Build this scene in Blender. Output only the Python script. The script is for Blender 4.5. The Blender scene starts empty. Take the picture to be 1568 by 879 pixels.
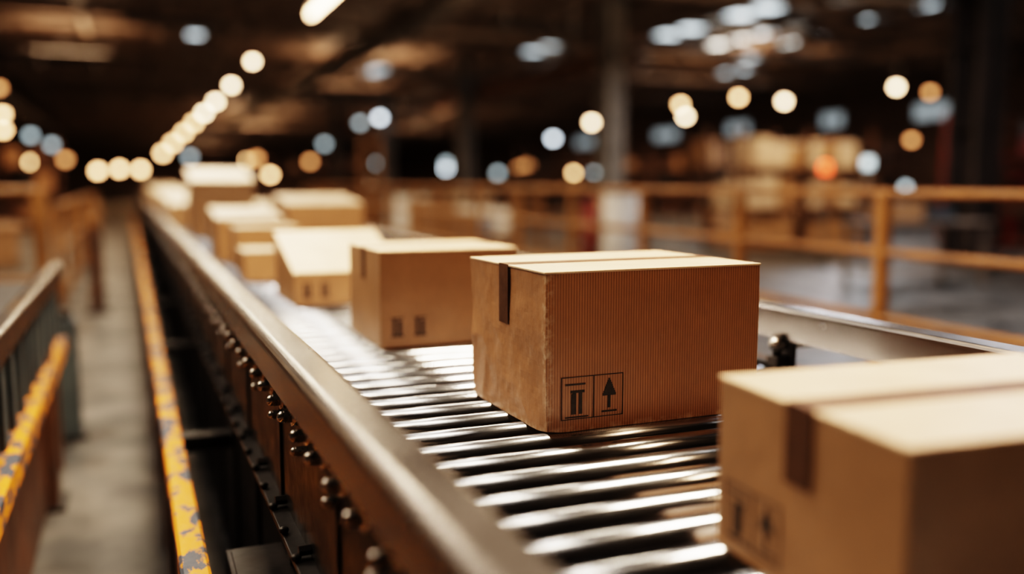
import bpy, bmesh, math, random
from mathutils import Vector, Matrix, Euler, noise as mnoise
random.seed(7)
scene = bpy.context.scene
COL = scene.collection

# ------------------------------------------------------------------ materials
def newmat(name):
    m = bpy.data.materials.new(name); m.use_nodes = True
    nt = m.node_tree; b = nt.nodes['Principled BSDF']
    return m, nt, b
def coords(nt, kind='Object', scale=(1,1,1)):
    tc = nt.nodes.new('ShaderNodeTexCoord'); mp = nt.nodes.new('ShaderNodeMapping')
    mp.inputs['Scale'].default_value = scale
    nt.links.new(tc.outputs[kind], mp.inputs['Vector']); return mp.outputs['Vector']
def noise(nt, vec, scale, detail=4, rough=.55):
    n = nt.nodes.new('ShaderNodeTexNoise'); n.inputs['Scale'].default_value = scale
    n.inputs['Detail'].default_value = detail; n.inputs['Roughness'].default_value = rough
    nt.links.new(vec, n.inputs['Vector']); return n.outputs['Fac']
def ramp(nt, fac, stops):
    r = nt.nodes.new('ShaderNodeValToRGB'); e = r.color_ramp.elements
    while len(e) < len(stops): e.new(.5)
    for i, (p, c) in enumerate(stops):
        e[i].position = p; e[i].color = (*c, 1) if len(c) == 3 else c
    nt.links.new(fac, r.inputs['Fac']); return r.outputs['Color']
def bump(nt, b, fac, strength, dist=.002):
    bp = nt.nodes.new('ShaderNodeBump'); bp.inputs['Strength'].default_value = strength
    bp.inputs['Distance'].default_value = dist
    nt.links.new(fac, bp.inputs['Height']); nt.links.new(bp.outputs['Normal'], b.inputs['Normal'])
def noisy(name, c1, c2, rough=(.4,.6), metal=0, scale=6, stretch=(1,1,1), p=(.35,.65), bmp=.15, bscale=60, spec=.5):
    m, nt, b = newmat(name)
    v = coords(nt, scale=stretch)
    n = noise(nt, v, scale)
    nt.links.new(ramp(nt, n, [(p[0], c1), (p[1], c2)]), b.inputs['Base Color'])
    nt.links.new(ramp(nt, noise(nt, v, scale*2.3), [(.3, (rough[0],)*3), (.7, (rough[1],)*3)]), b.inputs['Roughness'])
    b.inputs['Metallic'].default_value = metal
    b.inputs['Specular IOR Level'].default_value = spec
    if bmp: bump(nt, b, noise(nt, v, bscale), bmp)
    return m
def emis(name, col, s):
    m, nt, b = newmat(name)
    b.inputs['Base Color'].default_value = (*col, 1)
    b.inputs['Emission Color'].default_value = (*col, 1)
    b.inputs['Emission Strength'].default_value = s
    return m
def mrange(nt, val, a, c, lo, hi):
    mr = nt.nodes.new('ShaderNodeMapRange'); mr.inputs['From Min'].default_value = a
    mr.inputs['From Max'].default_value = c; mr.inputs['To Min'].default_value = lo; mr.inputs['To Max'].default_value = hi
    nt.links.new(val, mr.inputs['Value']); return mr.outputs[0]
def mth(nt, op, a, c):
    m = nt.nodes.new('ShaderNodeMath'); m.operation = op
    for k, v in enumerate((a, c)):
        if v is None: continue
        if isinstance(v, (int, float)): m.inputs[k].default_value = v
        else: nt.links.new(v, m.inputs[k])
    return m.outputs[0]

def cardboard(name, c, ribs=0.0, edge=False):
    m, nt, b = newmat(name)
    v = coords(nt)
    n1 = noise(nt, v, 9, 6, .65)
    dark = tuple(x*.76 for x in c)
    col = ramp(nt, n1, [(.3, dark), (.7, c)])
    n2 = noise(nt, coords(nt, scale=(1,1,.12)), 260, 3)
    mx = nt.nodes.new('ShaderNodeMixRGB'); mx.blend_type = 'MULTIPLY'; mx.inputs['Fac'].default_value = .35
    nt.links.new(col, mx.inputs['Color1'])
    nt.links.new(ramp(nt, n2, [(.3, (.7,.7,.7)), (.7, (1.1,1.1,1.1))]), mx.inputs['Color2'])
    sc = nt.nodes.new('ShaderNodeMixRGB'); sc.inputs['Color2'].default_value = (.58,.44,.31,1)
    nt.links.new(ramp(nt, noise(nt, coords(nt, scale=(1,1,2.2)), 34, 8, .75), [(.62, (0,0,0)), (.76, (.4,.4,.4))]), sc.inputs['Fac'])
    nt.links.new(mx.outputs['Color'], sc.inputs['Color1'])
    out = sc.outputs['Color']
    tc = nt.nodes.new('ShaderNodeTexCoord'); sx = nt.nodes.new('ShaderNodeSeparateXYZ')
    nt.links.new(tc.outputs['Object'], sx.inputs[0])
    if ribs:
        s1 = mth(nt, 'SINE', mth(nt, 'MULTIPLY', sx.outputs['X'], 2*math.pi/.0054), None)
        mr = mrange(nt, s1, -1, 1, 0, 1)
        sn = nt.nodes.new('ShaderNodeSeparateXYZ'); nt.links.new(tc.outputs['Normal'], sn.inputs[0])
        fm = mth(nt, 'MULTIPLY', mth(nt, 'ABSOLUTE', sn.outputs['Y'], None), ribs)
        fm = mth(nt, 'MULTIPLY', fm, mrange(nt, n1, .3, .7, .7, 1.0))
        m2 = nt.nodes.new('ShaderNodeMixRGB'); m2.blend_type = 'MULTIPLY'
        nt.links.new(fm, m2.inputs['Fac']); nt.links.new(out, m2.inputs['Color1'])
        nt.links.new(ramp(nt, mr, [(.1, (.34,.27,.24)), (.75, (1.1,1.0,.93))]), m2.inputs['Color2'])
        out = m2.outputs['Color']
    if edge:
        d1 = mrange(nt, mth(nt, 'ADD', mth(nt,'ABSOLUTE',sx.outputs['X'],None), mth(nt,'ABSOLUTE',sx.outputs['Y'],None)), .0, .022, 1, 0)
        d2 = mrange(nt, sx.outputs['Z'], .0, .012, .7, 0)
        mk = mth(nt, 'MULTIPLY', mth(nt, 'MAXIMUM', d1, d2), mrange(nt, noise(nt, v, 60, 7, .7), .45, .62, 0, .9))
        m3 = nt.nodes.new('ShaderNodeMixRGB'); m3.inputs['Color2'].default_value = (.68,.53,.39,1)
        nt.links.new(mk, m3.inputs['Fac']); nt.links.new(out, m3.inputs['Color1']); out = m3.outputs['Color']
    nt.links.new(out, b.inputs['Base Color'])
    b.inputs['Roughness'].default_value = .40
    b.inputs['Specular IOR Level'].default_value = .5
    bump(nt, b, noise(nt, v, 16, 6, .5), .3, .008)
    return m

M_card  = cardboard('cardboard', (.43,.228,.112))
M_cardr = cardboard('cardboard_ribbed', (.47,.238,.116), .75, True)
M_cardp = cardboard('cardboard_pale_lit', (.80,.58,.40))  # overhead light on box tops put into a paler board; reused on stored cartons
M_tape  = noisy('packing_tape', (.07,.030,.013), (.11,.05,.024), (.42,.55), 0, 20, bmp=.1, spec=.25)
M_ink   = noisy('printed_ink', (.012,.01,.009), (.03,.022,.018), (.5,.7), 0, 80, bmp=0)
M_roll  = noisy('roller_steel', (.46,.49,.53), (.31,.32,.35), (.12,.23), 1, 5, (1,30,30), bmp=.04, bscale=30)
M_rail  = noisy('worn_rail_steel', (.17,.152,.145), (.22,.21,.208), (.20,.28), 1, 5, (1,.4,1), bmp=.015, bscale=40)
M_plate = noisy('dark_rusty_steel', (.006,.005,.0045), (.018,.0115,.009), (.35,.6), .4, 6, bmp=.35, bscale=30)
M_dark  = noisy('dark_steel', (.018,.015,.014), (.035,.028,.025), (.45,.65), .5, 8, bmp=.1)
M_nut   = noisy('zinc_nut', (.5,.48,.46), (.3,.27,.25), (.2,.35), 1, 30, bmp=.05)
M_yel   = noisy('worn_yellow_paint', (.05,.062,.09), (.66,.24,.015), (.5,.7), 0, 24, (1,.5,1), (.46,.51), bmp=.3, bscale=25, spec=.25)
M_oran  = noisy('amber_paint', (.17,.074,.024), (.32,.142,.044), (.4,.6), 0, 3, bmp=.1)
M_rust  = noisy('rust_paint', (.045,.020,.010), (.11,.043,.018), (.5,.7), 0, 4, bmp=.2)
M_bgrey = noisy('blue_grey_paint', (.05,.062,.075), (.09,.11,.12), (.4,.6), .2, 4, bmp=.1)
M_conc  = noisy('concrete_lit_patches', (.022,.021,.020), (.14,.128,.118), (.28,.55), 0, 1.6, (1,1,1), (.38,.62), bmp=.15, bscale=8)  # aisle light patches put into the colour as strong tonal noise
M_wall  = noisy('wall_cladding', (.12,.075,.054), (.19,.12,.085), (.6,.8), 0, 1.2, bmp=.1, bscale=6)
M_roof  = noisy('roof_deck', (.12,.078,.056), (.22,.145,.105), (.6,.8), 0, .6, bmp=.1, bscale=4)
M_steel = noisy('grey_beam_steel', (.15,.11,.086), (.28,.21,.165), (.45,.6), .2, 2, bmp=.1)
M_colg  = noisy('column_grey', (.13,.12,.11), (.22,.20,.185), (.5,.6), 0, 2, bmp=.1)
M_cold  = noisy('column_dark', (.035,.024,.02), (.06,.04,.033), (.5,.6), 0, 2, bmp=.1)
M_red   = noisy('dark_red_paint', (.14,.018,.012), (.26,.03,.02), (.4,.6), 0, 3, bmp=.1)
M_white = noisy('white_plastic', (.60,.56,.53), (.78,.74,.70), (.3,.5), 0, 3, bmp=.1)
M_blue  = noisy('blue_plastic', (.05,.13,.22), (.09,.2,.32), (.3,.5), 0, 3, bmp=.1)
M_wood  = noisy('pallet_wood', (.18,.10,.055), (.32,.20,.11), (.6,.8), 0, 5, (1,8,8), bmp=.2)
M_duct  = noisy('duct_metal', (.16,.15,.145), (.28,.265,.25), (.35,.5), .7, 2, bmp=.1)
E_warm  = emis('lamp_glass_warm', (1.0,.54,.25), 15)
E_dimw  = emis('lamp_glass_dim_warm', (1.0,.43,.17), 4.0)
E_ww    = emis('lamp_glass_warm_white', (1.0,.66,.38), 22)
E_cool  = emis('lamp_glass_cool', (.80,.91,1.0), 8.5)
E_dimc  = emis('lamp_glass_dim_cool', (.66,.80,.84), 2.4)
E_red   = emis('lamp_glass_red', (1.0,.10,.03), 5)
E_tube  = emis('tube_lamp_glass', (1.0,.64,.35), 20)
E_sky   = emis('skylight_glazing', (.76,.88,.94), 3.0)
E_addglow  = emis('added_roof_glow', (1.0,.92,.82), 2.8)
E_win   = emis('window_glazing', (.62,.74,.80), .45)

# ------------------------------------------------------------------ mesh builder
class MB:
    def __init__(s): s.bm = bmesh.new(); s.mats = []
    def mi(s, m):
        if m not in s.mats: s.mats.append(m)
        return s.mats.index(m)
    def hexa(s, P, m):
        v = [s.bm.verts.new(p) for p in P]; i = s.mi(m); fs = []
        for q in ((0,3,2,1),(4,5,6,7),(0,1,5,4),(1,2,6,5),(2,3,7,6),(3,0,4,7)):
            f = s.bm.faces.new([v[k] for k in q]); f.material_index = i; fs.append(f)
        return fs
    def box(s, lo, hi, m, bev=0):
        x0,x1 = sorted((lo[0],hi[0])); y0,y1 = sorted((lo[1],hi[1])); z0,z1 = sorted((lo[2],hi[2]))
        fs = s.hexa([(x0,y0,z0),(x1,y0,z0),(x1,y1,z0),(x0,y1,z0),(x0,y0,z1),(x1,y0,z1),(x1,y1,z1),(x0,y1,z1)], m)
        if bev:
            es = list({e for f in fs for e in f.edges})
            bmesh.ops.bevel(s.bm, geom=es, offset=bev, segments=2, affect='EDGES', profile=.5, material=-1)
    def cyl(s, p0, p1, r, m, seg=12, r2=None):
        p0, p1 = Vector(p0), Vector(p1); d = (p1-p0).normalized(); r2 = r if r2 is None else r2
        u = d.orthogonal().normalized(); w = d.cross(u); i = s.mi(m)
        A, B = [], []
        for k in range(seg):
            a = 2*math.pi*k/seg; o = u*math.cos(a)+w*math.sin(a)
            A.append(s.bm.verts.new(p0+o*r)); B.append(s.bm.verts.new(p1+o*r2))
        for k in range(seg):
            f = s.bm.faces.new((A[k],A[(k+1)%seg],B[(k+1)%seg],B[k])); f.material_index = i; f.smooth = seg > 6
        f = s.bm.faces.new(A[::-1]); f.material_index = i
        f = s.bm.faces.new(B); f.material_index = i
    def sph(s, c, r, m, sz=1, seg=12):
        c = Vector(c); i = s.mi(m); n = max(6, seg//2)
        top = s.bm.verts.new(c+Vector((0,0,r*sz))); bot = s.bm.verts.new(c-Vector((0,0,r*sz))); rings = []
        for j in range(1,n):
            t = math.pi*j/n
            rings.append([s.bm.verts.new(c+Vector((r*math.sin(t)*math.cos(2*math.pi*k/seg), r*math.sin(t)*math.sin(2*math.pi*k/seg), r*sz*math.cos(t)))) for k in range(seg)])
        fs = []
        for k in range(seg):
            k2 = (k+1)%seg
            fs.append(s.bm.faces.new((top,rings[0][k],rings[0][k2])))
            fs.append(s.bm.faces.new((bot,rings[-1][k2],rings[-1][k])))
            for j in range(len(rings)-1): fs.append(s.bm.faces.new((rings[j][k],rings[j+1][k],rings[j+1][k2],rings[j][k2])))
        for f in fs: f.material_index = i; f.smooth = True
    def prism(s, pts, x0, x1, m, axis='X', bev=0):
        n = len(pts)
        def P(a, p): return (a, p[0], p[1]) if axis == 'X' else ((p[0], a, p[1]) if axis == 'Y' else (p[0], p[1], a))
        A = [s.bm.verts.new(P(x0, p)) for p in pts]; B = [s.bm.verts.new(P(x1, p)) for p in pts]
        i = s.mi(m); fs = [s.bm.faces.new(A), s.bm.faces.new(B[::-1])]
        for k in range(n): fs.append(s.bm.faces.new((A[k], B[k], B[(k+1) % n], A[(k+1) % n])))
        for f in fs: f.material_index = i
        bmesh.ops.recalc_face_normals(s.bm, faces=fs)
        if bev:
            es = list({e for f in fs for e in f.edges})
            bmesh.ops.bevel(s.bm, geom=es, offset=bev, segments=2, affect='EDGES', profile=.5, material=-1)
    def obj(s, name, loc=(0,0,0), rz=0, parent=None):
        me = bpy.data.meshes.new(name); s.bm.to_mesh(me); s.bm.free()
        for m in s.mats: me.materials.append(m)
        o = bpy.data.objects.new(name, me); COL.objects.link(o)
        o.location = loc; o.rotation_euler = (0,0,rz)
        if parent: o.parent = parent
        return o
def empty(name):
    o = bpy.data.objects.new(name, None); COL.objects.link(o); return o

# ------------------------------------------------------------------ room shell
XL, XR, Y0, Y1, ZC = -14, 34, -8, 122, 6.35
ZT = ZC-.01
b = MB(); b.box((XL,Y0,-.2),(XR,Y1,0), M_conc); b.obj('floor')
b = MB(); b.box((XL,Y0,ZC),(XR,Y1,ZC+.2), M_roof); b.obj('ceiling')
b = MB(); b.box((XL-.2,Y0,0),(XL,Y1,ZC), M_wall)
for k in range(0,65): b.box((XL,Y0+k*2,0),(XL+.06,Y0+k*2+.25,ZC), M_wall)
b.obj('wall_left')
b = MB(); b.box((XR,Y0,0),(XR+.2,Y1,ZC), M_wall)
for k in range(0,65): b.box((XR-.06,Y0+k*2,0),(XR,Y0+k*2+.25,ZC), M_wall)
b.obj('wall_right')
b = MB(); b.box((XL,Y1,0),(XR,Y1+.2,ZC), M_wall)
for k in range(0,24): b.box((XL+k*2,Y1-.06,0),(XL+k*2+.25,Y1,ZC), M_wall)
b.obj('wall_back')
b = MB(); b.box((XL,Y0-.2,0),(XR,Y0,ZC), M_wall)
for k in range(0,24): b.box((XL+k*2,Y0,0),(XL+k*2+.25,Y0+.06,ZC), M_wall)
b.obj('wall_front')
n = 1
for y, w in [(25.5,1.4),(31.5,2.2),(38,1.6),(46,2.2),(54,3.0),(66,3)]:
    b = MB(); b.box((XR-.1,y-w/2,4.25),(XR-.07,y+w/2,4.9), E_win)
    for f in (-.5,0,.5): b.box((XR-.14,y+f*w-.05,4.2),(XR-.065,y+f*w+.05,4.95), M_dark)
    for z in (4.2,4.9): b.box((XR-.14,y-w/2-.05,z),(XR-.065,y+w/2+.05,z+.06), M_dark)
    b.obj('window_%d' % n); n += 1

# skylights
b = MB()
def skyl(x0,y0,x1,y1,m,bar=1.3):
    b.box((x0,y0,ZC-.05),(x1,y1,ZC-.02), m)
    k = y0
    while k < y1+.01:
        b.box((x0-.08,k-.06,ZC-.14),(x1+.08,k+.06,ZC-.01), M_dark); k += bar
    for x in (x0,x1): b.box((x-.06,y0,ZC-.14),(x+.06,y1,ZC-.01), M_dark)
for a in [(16.3,21,17.5,27.6),(19.2,23.5,20.2,30.0),(21.4,24.8,22.2,27.5),(17.6,18.5,18.6,21.5)]: skyl(*a, E_sky)
for a in [(17.9,30.6,18.7,32.2),(13.8,30.2,14.8,32.8),(24.5,33,25.6,36),(2.0,31,2.6,34),(20.5,19,21.2,22.4),(22.5,28.5,23.4,31),(9.8,39,10.8,42)]: skyl(*a, E_sky)
for a in [(-3.4,2.5,-1.8,9),(.6,4.0,2.0,11),(-3.4,10.5,-2.0,17),(4.6,3,5.4,9),(9.5,2,10.8,8),(15,6,16.4,12)]: skyl(*a, E_addglow)  # glowing roof panels added out of view to light boxes and rollers
b.obj('roof_skylights')

# roof trusses
b = MB()
y = 3.0
while y < 118:
    for z in (5.35, 6.2): b.box((XL,y-.09,z-.08),(XR,y+.09,z+.08), M_steel)
    x = XL
    while x < XR-1:
        b.cyl((x,y,5.35),(x+1,y,6.2),.05,M_steel,6); b.cyl((x+1,y,6.2),(x+2,y,5.35),.05,M_steel,6); x += 2
    y += 7.0
for x in (-12,-10,-8,-6,-4,-1,1.2,3.4,7.6,9,11,13.4,15,18,24,27,30): b.box((x-.06,Y0,6.12),(x+.06,Y1,6.33), M_steel)
b.obj('roof_trusses')
b = MB()
b.cyl((6.2,6,5.0),(6.2,60,5.0),.26,M_duct,20)
y = 7
while y < 60:
    b.cyl((6.2,y,5.0),(6.2,y+.08,5.0),.29,M_duct,20); b.cyl((6.2,y,5.2),(6.2,y,ZT),.015,M_dark,6); y += 3
b.obj('ventilation_duct')
b = MB()
for x,z,r in ((-4.6,5.0,.12),(-5.1,5.0,.08)):
    b.cyl((x,4,z),(x,80,z),r,M_duct,12)
    y = 6
    while y < 80: b.cyl((x,y,z+r*.9),(x,y,ZT),.012,M_dark,6); y += 4
b.obj('overhead_pipes')

# columns
def column(x, y, m, w=.28):
    b = MB()
    b.box((x-w,y-w,0),(x+w,y-w+.05,ZT), m); b.box((x-w,y+w-.05,0),(x+w,y+w,ZT), m)
    b.box((x-.03,y-w,0),(x+.03,y+w,ZT), m); b.box((x-w-.12,y-w-.12,0),(x+w+.12,y+w+.12,.05), M_dark)
    b.box((x-w-.03,y-w-.03,4.3),(x+w+.03,y+w+.03,4.5), m)
    for z in (1.0,2.2,3.4): b.box((x-w,y-w,z),(x+w,y+w,z+.02), m)
    b.obj('steel_column')
for i, y in enumerate((10.6,22.4,34.2,46,58)): column(12.3, y, M_cold if i == 0 else M_colg)
for y in (14,30,46): column(-9, y, M_colg)
b = MB()
gx = 12.72
b.box((gx,23,4.58),(gx+.45,60,4.66), M_oran); b.box((gx,23,5.0),(gx+.45,60,5.08), M_oran); b.box((gx+.19,23,4.62),(gx+.26,60,5.04), M_oran)
y = 24
while y < 60: b.box((gx+.03,y,4.6),(gx+.42,y+.03,5.05), M_oran); y += 1.5
for y in (24,34,45,57): b.box((gx+.15,y,5.04),(gx+.3,y+.1,ZT), M_rust)
b.obj('crane_runway_girder')

# ------------------------------------------------------------------ lamps
b = MB()
def tube(b, x, y0, y1, z, em):
    b.cyl((x,y0,z),(x,y1,z),.06,em,12)
    b.box((x-.10,y0-.03,z+.06),(x+.10,y1+.03,z+.13), M_dark,.01)
    for y in (y0,y1): b.box((x-.06,y-.04,z-.05),(x+.06,y+.02,z+.1), M_dark)
    for y in (y0+.15,y1-.15): b.cyl((x,y,z+.12),(x,y,ZT),.01,M_dark,6)
tube(b, 3.22, 14.6, 17.2, 4.4, E_tube)
for k,Y in enumerate((23.9,29.4,35.5,42.0,48.5,58,72,95)):
    X = 3.0+(.0,.04,.10,.18,.18,.20,.2,.25)[k]; r = .0036*Y
    Z = 1.35+(3.0,2.95,2.95,3.0,2.96,2.95,2.9,2.85)[k]
    b.sph((X,Y,Z), r, E_ww if k < 4 else E_warm, .9, 14); b.cyl((X,Y,Z+r*.6),(X,Y,Z+r*1.3), r*.9, M_dark, 14, r*.3); b.cyl((X,Y,Z+r*1.2),(X,Y,ZT),.015,M_dark,6)
b.obj('pendant_lamp_row')
LAMPS = [(11.7,45,4.57,'c'),(10.7,45,4.29,'dc'),(10.9,55,3.66,'dc'),(7.1,60,2.74,'w'),(8.4,60,1.88,'w'),(10.95,60,2.73,'dw'),
(12.8,60,2.75,'dw'),(15.7,60,2.3,'c'),(18.5,55,2.25,'c'),(19.9,55,2.46,'ww'),(22,55,1.97,'dc'),(21.9,50,2.39,'dw'),
(21.2,45,3.72,'c'),(20.9,40,4.27,'ww'),(22.4,45,1.85,'w'),(22.7,35,4.79,'w'),(21,32,4.03,'ww'),(22.1,30,4.66,'w'),
(24.3,30,4.58,'ww'),(25.1,25,4.7,'ww'),(26.7,25,4.58,'dw'),(20.6,20,1.22,'dc'),
(24.8,20,2.76,'c'),(-1.86,70,2.16,'w'),(-.48,70,2.3,'w'),(.89,70,2.27,'w'),(-3.3,60,2.72,'dw'),(-5.05,60,2.51,'w'),
(-3.2,30,3.3,'w'),(-3.25,30,4.03,'dw'),(-3.2,30,2.85,'w'),(3.6,60,2.95,'dc'),(-4.2,50,3.63,'dc'),(-5,50,2.65,'dc'),(-3.3,50,3.2,'dc'),
(22,35,2.3,'dw'),(22,35,1.25,'dw'),(7.6,60,2.9,'dw'),(14.9,58,2.6,'dc'),(20.5,48,2.2,'dw'),(17.5,52,2.5,'dc'),(23.2,44,1.9,'dc'),
(28,27,3.0,'dw')]
EM = dict(c=E_cool, dc=E_dimc, w=E_warm, dw=E_dimw, ww=E_ww, r=E_red)
b = MB()
for X,Y,Z,k in LAMPS:
    t = math.hypot(X,Y); r = .0037*t
    b.sph((X,Y,Z), r, EM[k], .9, 14)
    if Z > 2.6:
        b.cyl((X,Y,Z+r*.6),(X,Y,Z+r*1.3), r*.9, M_dark, 14, r*.3); b.cyl((X,Y,Z+r*1.2),(X,Y,ZT),.015,M_dark,6)
    else:
        b.cyl((X,Y,Z-r*.8),(X,Y,Z-r*1.2), r*.7, M_dark, 14); b.cyl((X,Y,0),(X,Y,Z-r*.9),.05,M_dark,8)
b.obj('warehouse_lamps')
for X,Y,Z,m,nm in [(10.6,12,1.6,E_red,'signal_lamp_post'),(11.5,12,1.68,E_dimc,'signal_lamp_post')]:
    b = MB(); b.cyl((X,Y,0),(X,Y,.04),.15,M_dark,16); b.cyl((X,Y,0),(X,Y,Z-.08),.03,M_steel,10)
    b.cyl((X,Y,Z-.08),(X,Y,Z+.08),.075,m,16); b.cyl((X,Y,Z+.08),(X,Y,Z+.11),.08,M_dark,16); b.obj(nm)

# ------------------------------------------------------------------ main roller conveyor
conv = empty('roller_conveyor')
YA, YB, ZR = -1.2, 30.0, .90
b = MB(); y = -1.1; R = .034
while y < YB-.1:
    seg = 40 if y < 4 else 16
    b.cyl((.315,y,ZR-R),(1.435,y,ZR-R),R,M_roll,seg)
    if y < 6:
        b.cyl((.27,y,ZR-R),(.315,y,ZR-R),.008,M_nut,8); b.cyl((1.435,y,ZR-R),(1.47,y,ZR-R),.008,M_nut,8)
    y += .0915
b.obj('rollers', parent=conv)
b = MB()
def arc(cx, cz, r, a0, a1, n=7):
    return [(cx+r*math.cos(math.radians(a0+(a1-a0)*k/(n-1))), cz+r*math.sin(math.radians(a0+(a1-a0)*k/(n-1)))) for k in range(n)]
prof = [(.232,.972)]+arc(.254,1.024,.022,180,90)+arc(.295,1.030,.016,90,0)+[(.311,.965),(.300,.965),(.300,1.020),(.290,1.032),(.256,1.032),(.246,1.020),(.244,.972)]
b.prism(prof, YA, YB, M_rail, 'Y')
b.obj('guide_rail_left', parent=conv)
b = MB()
b.prism([(1.47,.967)]+arc(1.482,1.033,.012,180,90,5)+arc(1.535,1.035,.010,90,0,5)+[(1.545,.967),(1.535,.967),(1.535,1.03),(1.482,1.03),(1.480,.967)], YA, YB, M_rail, 'Y')
b.obj('guide_rail_right', parent=conv)
b = MB()
y = -.9
while y < YB:
    b.box((1.485,y-.03,.80),(1.497,y+.03,1.00), M_dark,.002)
    b.cyl((1.455,y,.955),(1.56,y,.955),.016,M_nut,6); b.cyl((1.462,y,.925),(1.462,y,.98),.012,M_dark,10)
    b.sph((1.455,y,.955),.017,M_nut,1,10)
    b.box((1.445,y-.02,.90),(1.49,y+.02,.925), M_dark,.003)
    y += .45
b.obj('rail_brackets', parent=conv)
b = MB()
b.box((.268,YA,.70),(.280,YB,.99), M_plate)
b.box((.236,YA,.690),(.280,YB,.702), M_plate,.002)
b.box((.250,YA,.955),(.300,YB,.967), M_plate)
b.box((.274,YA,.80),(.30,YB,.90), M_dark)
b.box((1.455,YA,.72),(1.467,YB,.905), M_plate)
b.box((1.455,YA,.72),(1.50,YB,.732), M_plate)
b.box((.28,YA,.74),(1.455,YB,.752), M_dark)  # dark sheet added under the rollers, stands for shade in the gaps
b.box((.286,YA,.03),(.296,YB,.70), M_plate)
y = -.9
while y < YB:
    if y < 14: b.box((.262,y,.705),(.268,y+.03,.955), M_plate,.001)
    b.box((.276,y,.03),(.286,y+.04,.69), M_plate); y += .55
b.obj('side_frame', parent=conv)
b = MB()
y = -.95; i = 0
while y < 14:
    z = .928
    b.cyl((.270,y,z),(.256,y,z),.019,M_nut,16); b.cyl((.258,y,z),(.243,y,z),.013,M_nut,6); b.sph((.241,y,z),.011,M_nut,1,12)
    if i % 2 == 0:
        b.cyl((.270,y+.045,z-.04),(.248,y+.045,z-.04),.010,M_nut,6); b.sph((.246,y+.045,z-.04),.008,M_nut,1,10)
        b.cyl((.268,y+.03,.715),(.246,y+.03,.715),.010,M_dark,6)
    b.sph((.240,y+.02,.708),.010,M_plate,.7,10)
    y += .1372; i += 1
b.obj('axle_nuts', parent=conv)
b = MB()
y = -.6
while y < YB:
    for x in (.30,1.40):
        b.box((x,y,0),(x+.06,y+.06,.72), M_dark,.004); b.box((x-.03,y-.03,0),(x+.09,y+.09,.012), M_dark)
    b.box((.30,y+.01,.25),(1.46,y+.05,.30), M_dark); b.box((.30,y+.01,.66),(1.46,y+.05,.74), M_dark)
    b.box((.095,y,.50),(.30,y+.06,.55), M_dark,.003)
    y += 1.8
b.box((.16,1.75,.47),(.285,2.0,.56), M_plate,.006); b.box((.17,1.78,.555),(.28,1.97,.565), M_plate,.002)
b.obj('support_legs', parent=conv)
b = MB()
b.prism([(.062,.55),(.062,.594),(.068,.600),(.112,.600),(.118,.594),(.118,.55),(.108,.55),(.108,.585),(.072,.585),(.072,.55)], YA, YB, M_yel, 'Y')
b.obj('kick_beam', parent=conv)
b = MB()
b.box((.076,YA,.0),(.090,YB,.584), M_rust)
y = -1
while y < YB: b.box((.066,y,.0),(.078,y+.05,.56), M_rust); y += .9
b.obj('kick_beam_web', parent=conv)

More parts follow.
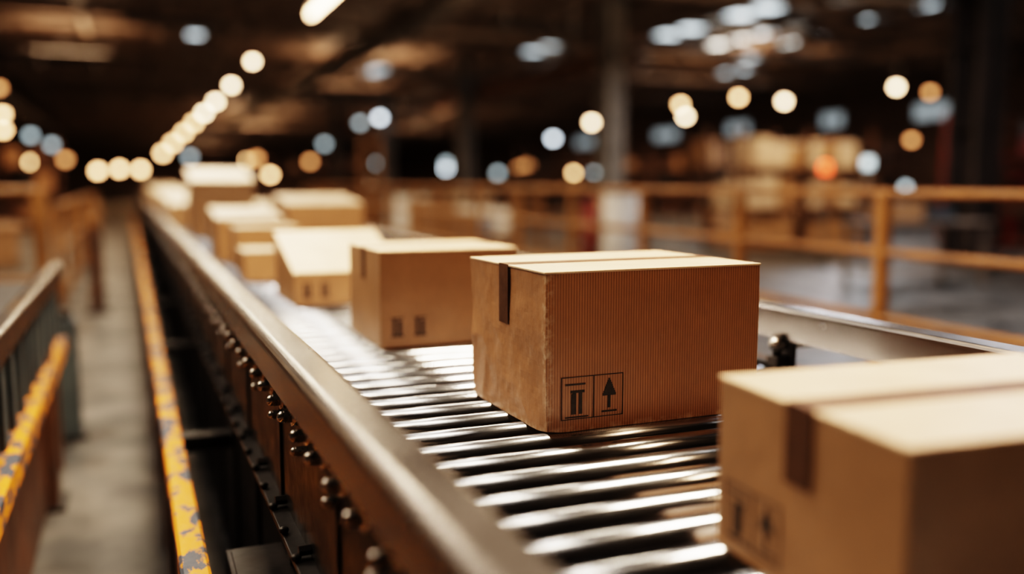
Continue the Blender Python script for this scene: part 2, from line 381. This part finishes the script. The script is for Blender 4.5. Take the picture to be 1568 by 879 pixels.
# ------------------------------------------------------------------ cartons
def icons(b, u0, z0, s, face='front'):
    def q(u1,z1,u2,z2):
        if face == 'front': b.box((u0+u1*s,-.0012,z0+z1*s),(u0+u2*s,-.0002,z0+z2*s), M_ink)
        else: b.box((-.0012,u0-u2*s,z0+z1*s),(-.0002,u0-u1*s,z0+z2*s), M_ink)
    w = .018
    q(0,0,1.62,w); q(0,1-w,1.62,1); q(0,0,w,1); q(1.62-w,0,1.62,1); q(.84-w/2,0,.84+w/2,1)
    q(.10,.80,.62,.84); q(.10,.04,.70,.07)
    q(.30,.12,.38,.66); q(.46,.12,.54,.66); q(.24,.62,.60,.68); q(.26,.12,.30,.60)
    c = 1.25
    for k in range(8): q(c-.02-.022*k, .84-.05*k, c+.02+.022*k, .90-.05*k)
    q(c-.035,.20,c+.035,.52); q(c-.20,.10,c+.20,.14)
def carton(x, y, w, d, h, rz=0, h2=None, mat=None, tape=True, ic=None, z=.9005, top=None, tw=.024, tl=.11, name='cardboard_box', worn=0):
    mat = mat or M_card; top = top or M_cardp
    b = MB(); h2 = h if h2 is None else h2; t = .004
    sl = (h2-h)/d
    zf = lambda yy: h+sl*yy
    if worn:
        b.prism([(0,0),(d,0),(d,h2-t),(0,h-t)], 0, w, mat, 'X')
        bmesh.ops.subdivide_edges(b.bm, edges=b.bm.edges[:], cuts=40, use_grid_fill=True)
        for v in b.bm.verts:
            p = v.co.copy(); q = p*6+Vector((3.1,worn*2.3,.7))
            n1 = mnoise.fractal(q,1,2,3); n2 = mnoise.fractal(p*30,1,2,3)
            k = worn*(.0026*abs(n1)+.0006*abs(n2))
            if p.x < 1e-5: v.co.x += k*1.7
            if p.x > w-1e-5: v.co.x -= k
            if p.y < 1e-5: v.co.y += k*.3
            if p.y > d-1e-5: v.co.y -= k
            for cx, cy, cz, rr, am in ((0,0,0,.045,.007),(0,0,h,.03,.003),(w,0,0,.03,.004),(0,d,0,.05,.006)):
                dd = (p-Vector((cx,cy,cz))).length
                if dd < rr:
                    s_ = (1-dd/rr)**1.5*am*worn*(1+.4*n2)
                    v.co += (Vector((w/2,d/2,h/2))-Vector((cx,cy,cz))).normalized()*s_
    else:
        b.prism([(0,0),(d,0),(d,h2-t),(0,h-t)], 0, w, mat, 'X', .0025)
    g = .0015
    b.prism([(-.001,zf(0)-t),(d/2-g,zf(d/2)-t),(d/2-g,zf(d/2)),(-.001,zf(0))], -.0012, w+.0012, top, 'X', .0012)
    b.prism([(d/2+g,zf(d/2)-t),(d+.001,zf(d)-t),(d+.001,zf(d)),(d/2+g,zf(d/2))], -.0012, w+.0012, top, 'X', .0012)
    if tape:
        a, c = d/2-tw, d/2+tw
        b.prism([(a,zf(a)),(c,zf(c)),(c,zf(c)+.0008),(a,zf(a)+.0008)], -.002, w+.002, M_tape, 'X')
        for xx in (-.0022, w+.0014):
            b.prism([(a,zf(a)-tl),(c,zf(a)-tl),(c,zf(c)+.0008),(a,zf(a)+.0008)], xx, xx+.0008, M_tape, 'X')
    if ic == 'full': icons(b, .033, .022, .079)
    elif ic == 'bars':
        for u in (.03,.095):
            b.box((u,-.0012,.03),(u+.034,-.0002,.036), M_ink); b.box((u+.003,-.0012,.036),(u+.012,-.0002,.082), M_ink)
            b.box((u+.018,-.0012,.036),(u+.029,-.0002,.076), M_ink); b.box((u,-.0012,.080),(u+.034,-.0002,.084), M_ink)
    elif ic == 'side': icons(b, d-.02, .02, .07, 'side')
    return b.obj(name, (x,y,z), rz)
R1 = math.radians
carton(.671,1.455,.467,.37,.293, R1(.6), mat=M_cardr, ic='full', tw=.022, tl=.115, worn=1)
carton(.639,.599,.47,.325,.214, R1(-4.5), ic='side', tw=.024, tl=.09)
carton(.617,2.40,.40,.37,.267, 0, ic='bars', tw=.02, tl=.09)
carton(.545,3.36,.41,.42,.124, R1(1), h2=.255, ic='bars', tape=False)
carton(.475,4.30,.30,.28,.140, 0, tape=False)
carton(.50,4.86,.32,.30,.224, 0, tape=False)
carton(.455,5.42,.37,.55,.250, 0, h2=.30)
carton(.87,5.55,.46,.55,.325, 0, h2=.375)
carton(.47,7.9,.50,.60,.36, 0, tape=False); carton(.47,7.9,.50,.60,.11, 0, h2=.21, z=1.261, tape=False)
for a in [(.36,9.6,.45,.5,.24,.30),(.92,9.3,.40,.5,.22,.27),(.36,11.2,.5,.6,.27,.34),(.38,13.2,.5,.6,.28,.36),(.95,12.4,.4,.5,.26,.32),
          (.36,15.5,.55,.6,.30,.38),(.95,16.5,.48,.6,.28,.36),(.36,18.5,.55,.7,.3,.4),(.4,22,.6,.7,.32,.4),(.4,26,.7,.7,.35,.42)]:
    carton(a[0],a[1],a[2],a[3],a[4],R1(random.uniform(-2,2)),h2=a[5],tape=False)

# ------------------------------------------------------------------ railings
def railing(name, p0, p1, zs, n, r=.026, post=.032, m=M_oran):
    b = MB(); p0, p1 = Vector(p0), Vector(p1)
    for z in zs: b.cyl((p0.x,p0.y,z),(p1.x,p1.y,z), r, m, 12)
    for k in range(n):
        p = p0.lerp(p1, k/(n-1)); b.box((p.x-post,p.y-post,0),(p.x+post,p.y+post,zs[0]), m,.004)
        b.box((p.x-.09,p.y-.09,0),(p.x+.09,p.y+.09,.015), M_dark)
    b.box((min(p0.x,p1.x)-.01,min(p0.y,p1.y),.02),(max(p0.x,p1.x)+.01,max(p0.y,p1.y),.14), m)
    return b.obj(name)
railing('guard_railing', (4.0,-1.3,0),(4.0,22.7,0),(1.29,.95,.57), 19)
railing('guard_railing', (4.6,23.5,0),(10.5,23.5,0),(1.25,.8,.4), 5)
railing('guard_railing', (7.5,13.5,0),(7.5,19.5,0),(1.2,.8,.4), 5)
railing('guard_railing', (-5.5,9.0,0),(-.72,9.0,0),(1.28,.95,.5), 4, .035, .06)
railing('guard_railing', (-.72,11,0),(-.72,24,0),(1.1,.6), 6, .03, .05)
for x,y,h in [(-.34,10.4,1.0),(-.40,12.6,1.05)]:
    b = MB(); b.box((x-.07,y-.07,0),(x+.07,y+.07,h),M_rust,.01); b.box((x-.12,y-.12,0),(x+.12,y+.12,.03),M_dark); b.box((x-.08,y-.08,h-.1),(x+.08,y+.08,h+.01),M_oran,.008); b.obj('guard_post')

# ------------------------------------------------------------------ left machine (parallel conveyor)
side = empty('side_conveyor')
b = MB()
b.prism([(-.36,.90)]+arc(-.348,.968,.012,180,90,5)+arc(-.317,.968,.012,90,0,5)+[(-.305,.90),(-.315,.90),(-.315,.96),(-.35,.96),(-.35,.90)], -1, 4.8, M_rail, 'Y')
b.prism([(-1.30,.90),(-1.30,.98),(-1.25,.98),(-1.25,.90)], -1, 4.8, M_rail, 'Y')
b.obj('side_rails', parent=side)
b = MB(); b.box((-1.25,-1,.885),(-.362,4.75,.895),M_dark); y = -.95
while y < 4.75: b.cyl((-1.25,y,.86),(-.36,y,.86),.024,M_dark,14); y += .2
b.obj('side_belt', parent=side)
b = MB(); b.box((-.345,-1,.66),(-.335,4.8,.90),M_bgrey)
y = -.9
while y < 4.7: b.box((-.335,y,.66),(-.318,y+.05,.90),M_bgrey,.003); y += .22
b.box((-1.27,-1,.66),(-1.26,4.8,.90),M_bgrey); b.obj('side_panels', parent=side)
b = MB()
b.prism([(-.36,.55),(-.36,.615),(-.352,.622),(-.308,.622),(-.30,.615),(-.30,.55)], -1, 4.8, M_yel, 'Y'); b.obj('side_kick_beam', parent=side)
b = MB()
for y in (-.5,1.5,4.1):
    for x in (-.40,-1.27): b.box((x,y,0),(x+.08,y+.16,.66),M_rust,.006); b.box((x-.03,y-.03,0),(x+.11,y+.19,.02),M_dark)
    b.box((-1.27,y+.02,.2),(-.34,y+.1,.28),M_rust)
b.box((-.37,-1,.02),(-.36,4.75,.56),M_rust)
b.box((-.40,4.70,0),(-.34,4.78,.66),M_rust,.004)
b.obj('side_legs', parent=side)
b = MB(); b.box((-.40,5.25,0),(-.28,5.37,.64),M_bgrey,.01); b.box((-.43,5.22,0),(-.25,5.40,.02),M_dark); b.cyl((-.34,5.31,.64),(-.34,5.31,.68),.04,M_dark,12); b.obj('barrier_post')

# ------------------------------------------------------------------ background storage
def rack(name, x, y, bays, levels, bw=1.5, dep=1.0, lh=.85, mats=(M_card,M_cardp,M_card), frame=M_oran, rz=0, fill=.85):
    b = MB()
    for k in range(bays+1):
        for dy in (0,dep): b.box((k*bw-.04,dy-.04,0),(k*bw+.04,dy+.04,levels*lh+.1), frame)
        for j in range(levels): b.cyl((k*bw,0,j*lh+.1),(k*bw,dep,j*lh+lh),.018,frame,6)
    for j in range(levels):
        z = .12+j*lh
        for dy in (0,dep): b.box((0,dy-.03,z-.08),(bays*bw,dy+.03,z), frame)
        b.box((0,0,z),(bays*bw,dep,z+.02), M_wood)
        for k in range(bays):
            xx = k*bw+.07
            while xx < (k+1)*bw-.35:
                w = random.uniform(.3,.5)
                if xx+w > (k+1)*bw-.05: break
                if random.random() < fill: b.box((xx,.06,z+.02),(xx+w,dep-.1,z+.02+random.uniform(.3,lh-.16)), random.choice(mats),.01)
                xx += w+.03
    return b.obj(name,(x,y,0),rz)
rack('storage_rack', 10.5,14.2,2,3,1.6,1.0,.76, frame=M_rust, mats=(M_card,M_cardp))
rack('storage_rack', 16,13.5,5,3,1.6,1.0,.9, mats=(M_red,M_rust,M_dark), frame=M_red, fill=.6)
rack('storage_rack', 14.5,21,5,3,1.6,1.0,.85, frame=M_rust, mats=(M_card,M_rust,M_dark), fill=.5)
rack('storage_rack', 19,9.5,3,3,1.6,1.0,.9, mats=(M_red,M_rust,M_dark), frame=M_red, fill=.7)
rack('storage_rack', 14.5,33,6,3,1.8,1.0,.9, frame=M_rust, mats=(M_card,M_rust,M_dark), fill=.5)
rack('storage_rack', 3.5,44,4,3,1.8,1.0,.9, frame=M_rust, mats=(M_card,M_rust,M_dark), fill=.5)
rack('storage_rack', -9.5,18,4,3,1.6,1.0,.9, frame=M_rust, mats=(M_card,M_rust,M_dark), fill=.5)
rack('storage_rack', -8.5,34,4,3,1.6,1.0,.9, frame=M_rust, mats=(M_card,M_rust,M_dark), fill=.5)
def pallet(b, x, y, w=1.2, d=1.0):
    for k in range(6): b.box((x+k*w/5.4,y,.11),(x+k*w/5.4+w*.12,y+d,.13),M_wood)
    for yy in (0,d/2-.05,d-.1): b.box((x,y+yy,0),(x+w*1.04,y+yy+.1,.11),M_wood)
for (x,y,m2,n) in [(5.9,21.3,M_white,3),(7.6,21.2,M_white,2),(5.3,17.5,M_card,3),(9.6,18.2,M_card,3),(9.2,26.5,M_cardp,3),(13.4,17.2,M_card,3),(-2.9,16,M_card,2)]:
    b = MB(); pallet(b,x,y)
    for j in range(n):
        for i in range(3):
            if j == n-1 and random.random() < .35: continue
            b.box((x+.02+i*.41,y+.05,.13+j*.3),(x+.40+i*.41,y+.9,.42+j*.3), M_blue if (m2 is M_white and i == 1 and j == 0) else m2,.012)
    b.obj('loaded_pallet')
b = MB()
b.cyl((6.2,11,0),(6.2,11,.03),.26,M_dark,24); b.cyl((6.2,11,.02),(6.2,11,1.20),.235,M_white,24); b.cyl((6.2,11,1.20),(6.2,11,1.24),.25,M_white,24)
for z in (.4,.8): b.cyl((6.2,11,z),(6.2,11,z+.03),.243,M_white,24)
b.cyl((6.2,11,1.24),(6.2,11,1.27),.06,M_dark,12); b.obj('plastic_drum')
b = MB()
ex, ey = 5.95, 11.4
b.box((ex-.15,ey-.1,0),(ex+.15,ey+.1,.06),M_dark); b.cyl((ex,ey,.06),(ex,ey,1.05),.11,M_red,16); b.sph((ex,ey,1.05),.11,M_red,1,14)
b.cyl((ex,ey,1.12),(ex,ey,1.22),.03,M_dark,10); b.box((ex-.1,ey-.03,1.20),(ex+.04,ey+.03,1.24),M_dark); b.cyl((ex-.1,ey,1.2),(ex-.18,ey,.6),.014,M_dark,8)
b.obj('fire_extinguisher')
b = MB()
for x in (5.85,6.35): b.box((x-.06,24.5,0),(x+.06,24.62,2.6),M_oran,.01)
for z in (.1,1.2,2.4): b.box((5.85,24.52,z),(6.35,24.6,z+.1),M_oran,.01)
b.cyl((6.1,24.56,.1),(6.1,24.56,2.0),.05,M_nut,10); b.box((5.75,23.9,.25),(6.45,24.5,.32),M_dark); b.box((5.7,24.62,0),(6.5,25.4,.9),M_oran,.04)
b.obj('lift_mast_truck')
for x,y in [(15.0,9.6),(8.6,8.6)]:
    b = MB(); b.box((x,y,.82),(x+1.8,y+.8,.86),M_steel,.005)
    for dx in (.03,1.71):
        for dy in (.03,.71): b.box((x+dx,y+dy,0),(x+dx+.06,y+dy+.06,.82),M_steel)
    b.box((x+.1,y+.1,.2),(x+1.7,y+.7,.23),M_steel); b.box((x+.3,y+.2,.86),(x+.8,y+.6,1.1),M_card,.01); b.box((x+1.0,y+.25,.86),(x+1.4,y+.55,1.02),M_bgrey,.01)
    b.obj('packing_table')

# ------------------------------------------------------------------ added area lights (unseen sources in made-up housings)
def added_light(x, y, z, sx, sy, power, col, tgt=None, up=0):
    b = MB(); b.box((-sx/2-.04,-sy/2-.04,.02),(sx/2+.04,sy/2+.04,.10), M_dark,.01)
    for a in (-1,1): b.cyl((a*sx*.4,0,.1),(a*sx*.4,0,ZT-z),.01,M_dark,6)
    o = b.obj('added_light_housing',(x,y,z))
    def mk(e, zz, rot):
        L = bpy.data.lights.new('added_area_light','AREA'); L.shape='RECTANGLE'; L.size=sx; L.size_y=sy; L.energy=e; L.color=col
        lo = bpy.data.objects.new('added_area_light', L); COL.objects.link(lo); lo.parent = o
        lo.location = (0,0,zz); lo.rotation_euler = rot
    r = (0,0,0)
    if tgt: r = (Vector(tgt)-Vector((x,y,z))).to_track_quat('-Z','Y').to_euler()
    mk(power, -.02, r)
    if up: mk(up, .12, (math.pi,0,0))
WARM = (1,.66,.40)
added_light(1.1,2.6,4.1,1.8,.35,430,(1,.76,.52),(.95,1.5,.9))
added_light(-1.7,3.4,3.9,.5,1.6,105,(1,.77,.54),(.7,1.7,1.0))
added_light(1.9,.78,3.6,.6,.3,26,(1,.62,.34),(.9,1.45,1.0))
added_light(1.0,8.0,4.1,1.8,.4,180,(1,.80,.57), up=60)
added_light(1.0,13.0,4.1,1.8,.4,230,(1,.78,.54), up=60)
added_light(1.0,19.5,4.4,1.8,.4,230,(1,.78,.54))
added_light(9.0,7.0,4.3,2,.5,140,(.95,.95,1))
added_light(11.6,12.0,4.4,2.0,.5,250,(1,.74,.48),(12,14.5,1.6), up=70)
added_light(16,17.5,4.6,2.4,.6,300,(.95,.95,1))
added_light(8.4,18.5,4.6,2.0,.6,260,(1,.76,.50), up=140)
added_light(20.8,28,4.8,2.0,.6,350,WARM, up=230)
added_light(8.6,36,4.8,2.0,.6,350,WARM, up=300)
added_light(-1.5,32,4.8,2.0,.6,240,WARM, up=190)
added_light(-6.5,20,4.6,2.0,.6,190,WARM, up=50)
added_light(8.0,64,4.6,2.4,.8,800,WARM, up=700)
added_light(19.0,62,4.6,2.4,.8,800,WARM, up=700)
added_light(8.0,104,4.6,2.4,.8,1200,WARM, up=800)
added_light(-4,9,4.4,.8,.5,100,WARM, up=18)
added_light(-.8,7.2,4.4,.4,.5,60,(1,.86,.70),(-.1,5.2,0))

w = bpy.data.worlds.new('world'); scene.world = w; w.use_nodes = True
w.node_tree.nodes['Background'].inputs[0].default_value = (.10,.075,.06,1)
w.node_tree.nodes['Background'].inputs[1].default_value = .5

# ------------------------------------------------------------------ camera
cd = bpy.data.cameras.new('camera'); cam = bpy.data.objects.new('camera', cd); COL.objects.link(cam)
cd.sensor_width = 36; cd.lens = 32.14; cd.clip_end = 400; cd.clip_start = .02
cam.location = (0,0,1.35); cam.rotation_euler = Euler((math.radians(90-6.5),0,math.radians(-22.68)))
cd.dof.use_dof = True; cd.dof.focus_distance = 1.70; cd.dof.aperture_fstop = .80
scene.camera = cam
try:
    scene.view_settings.view_transform = 'Filmic'; scene.view_settings.look = 'High Contrast'
    scene.view_settings.exposure = 0.15
except Exception as e: print(e)
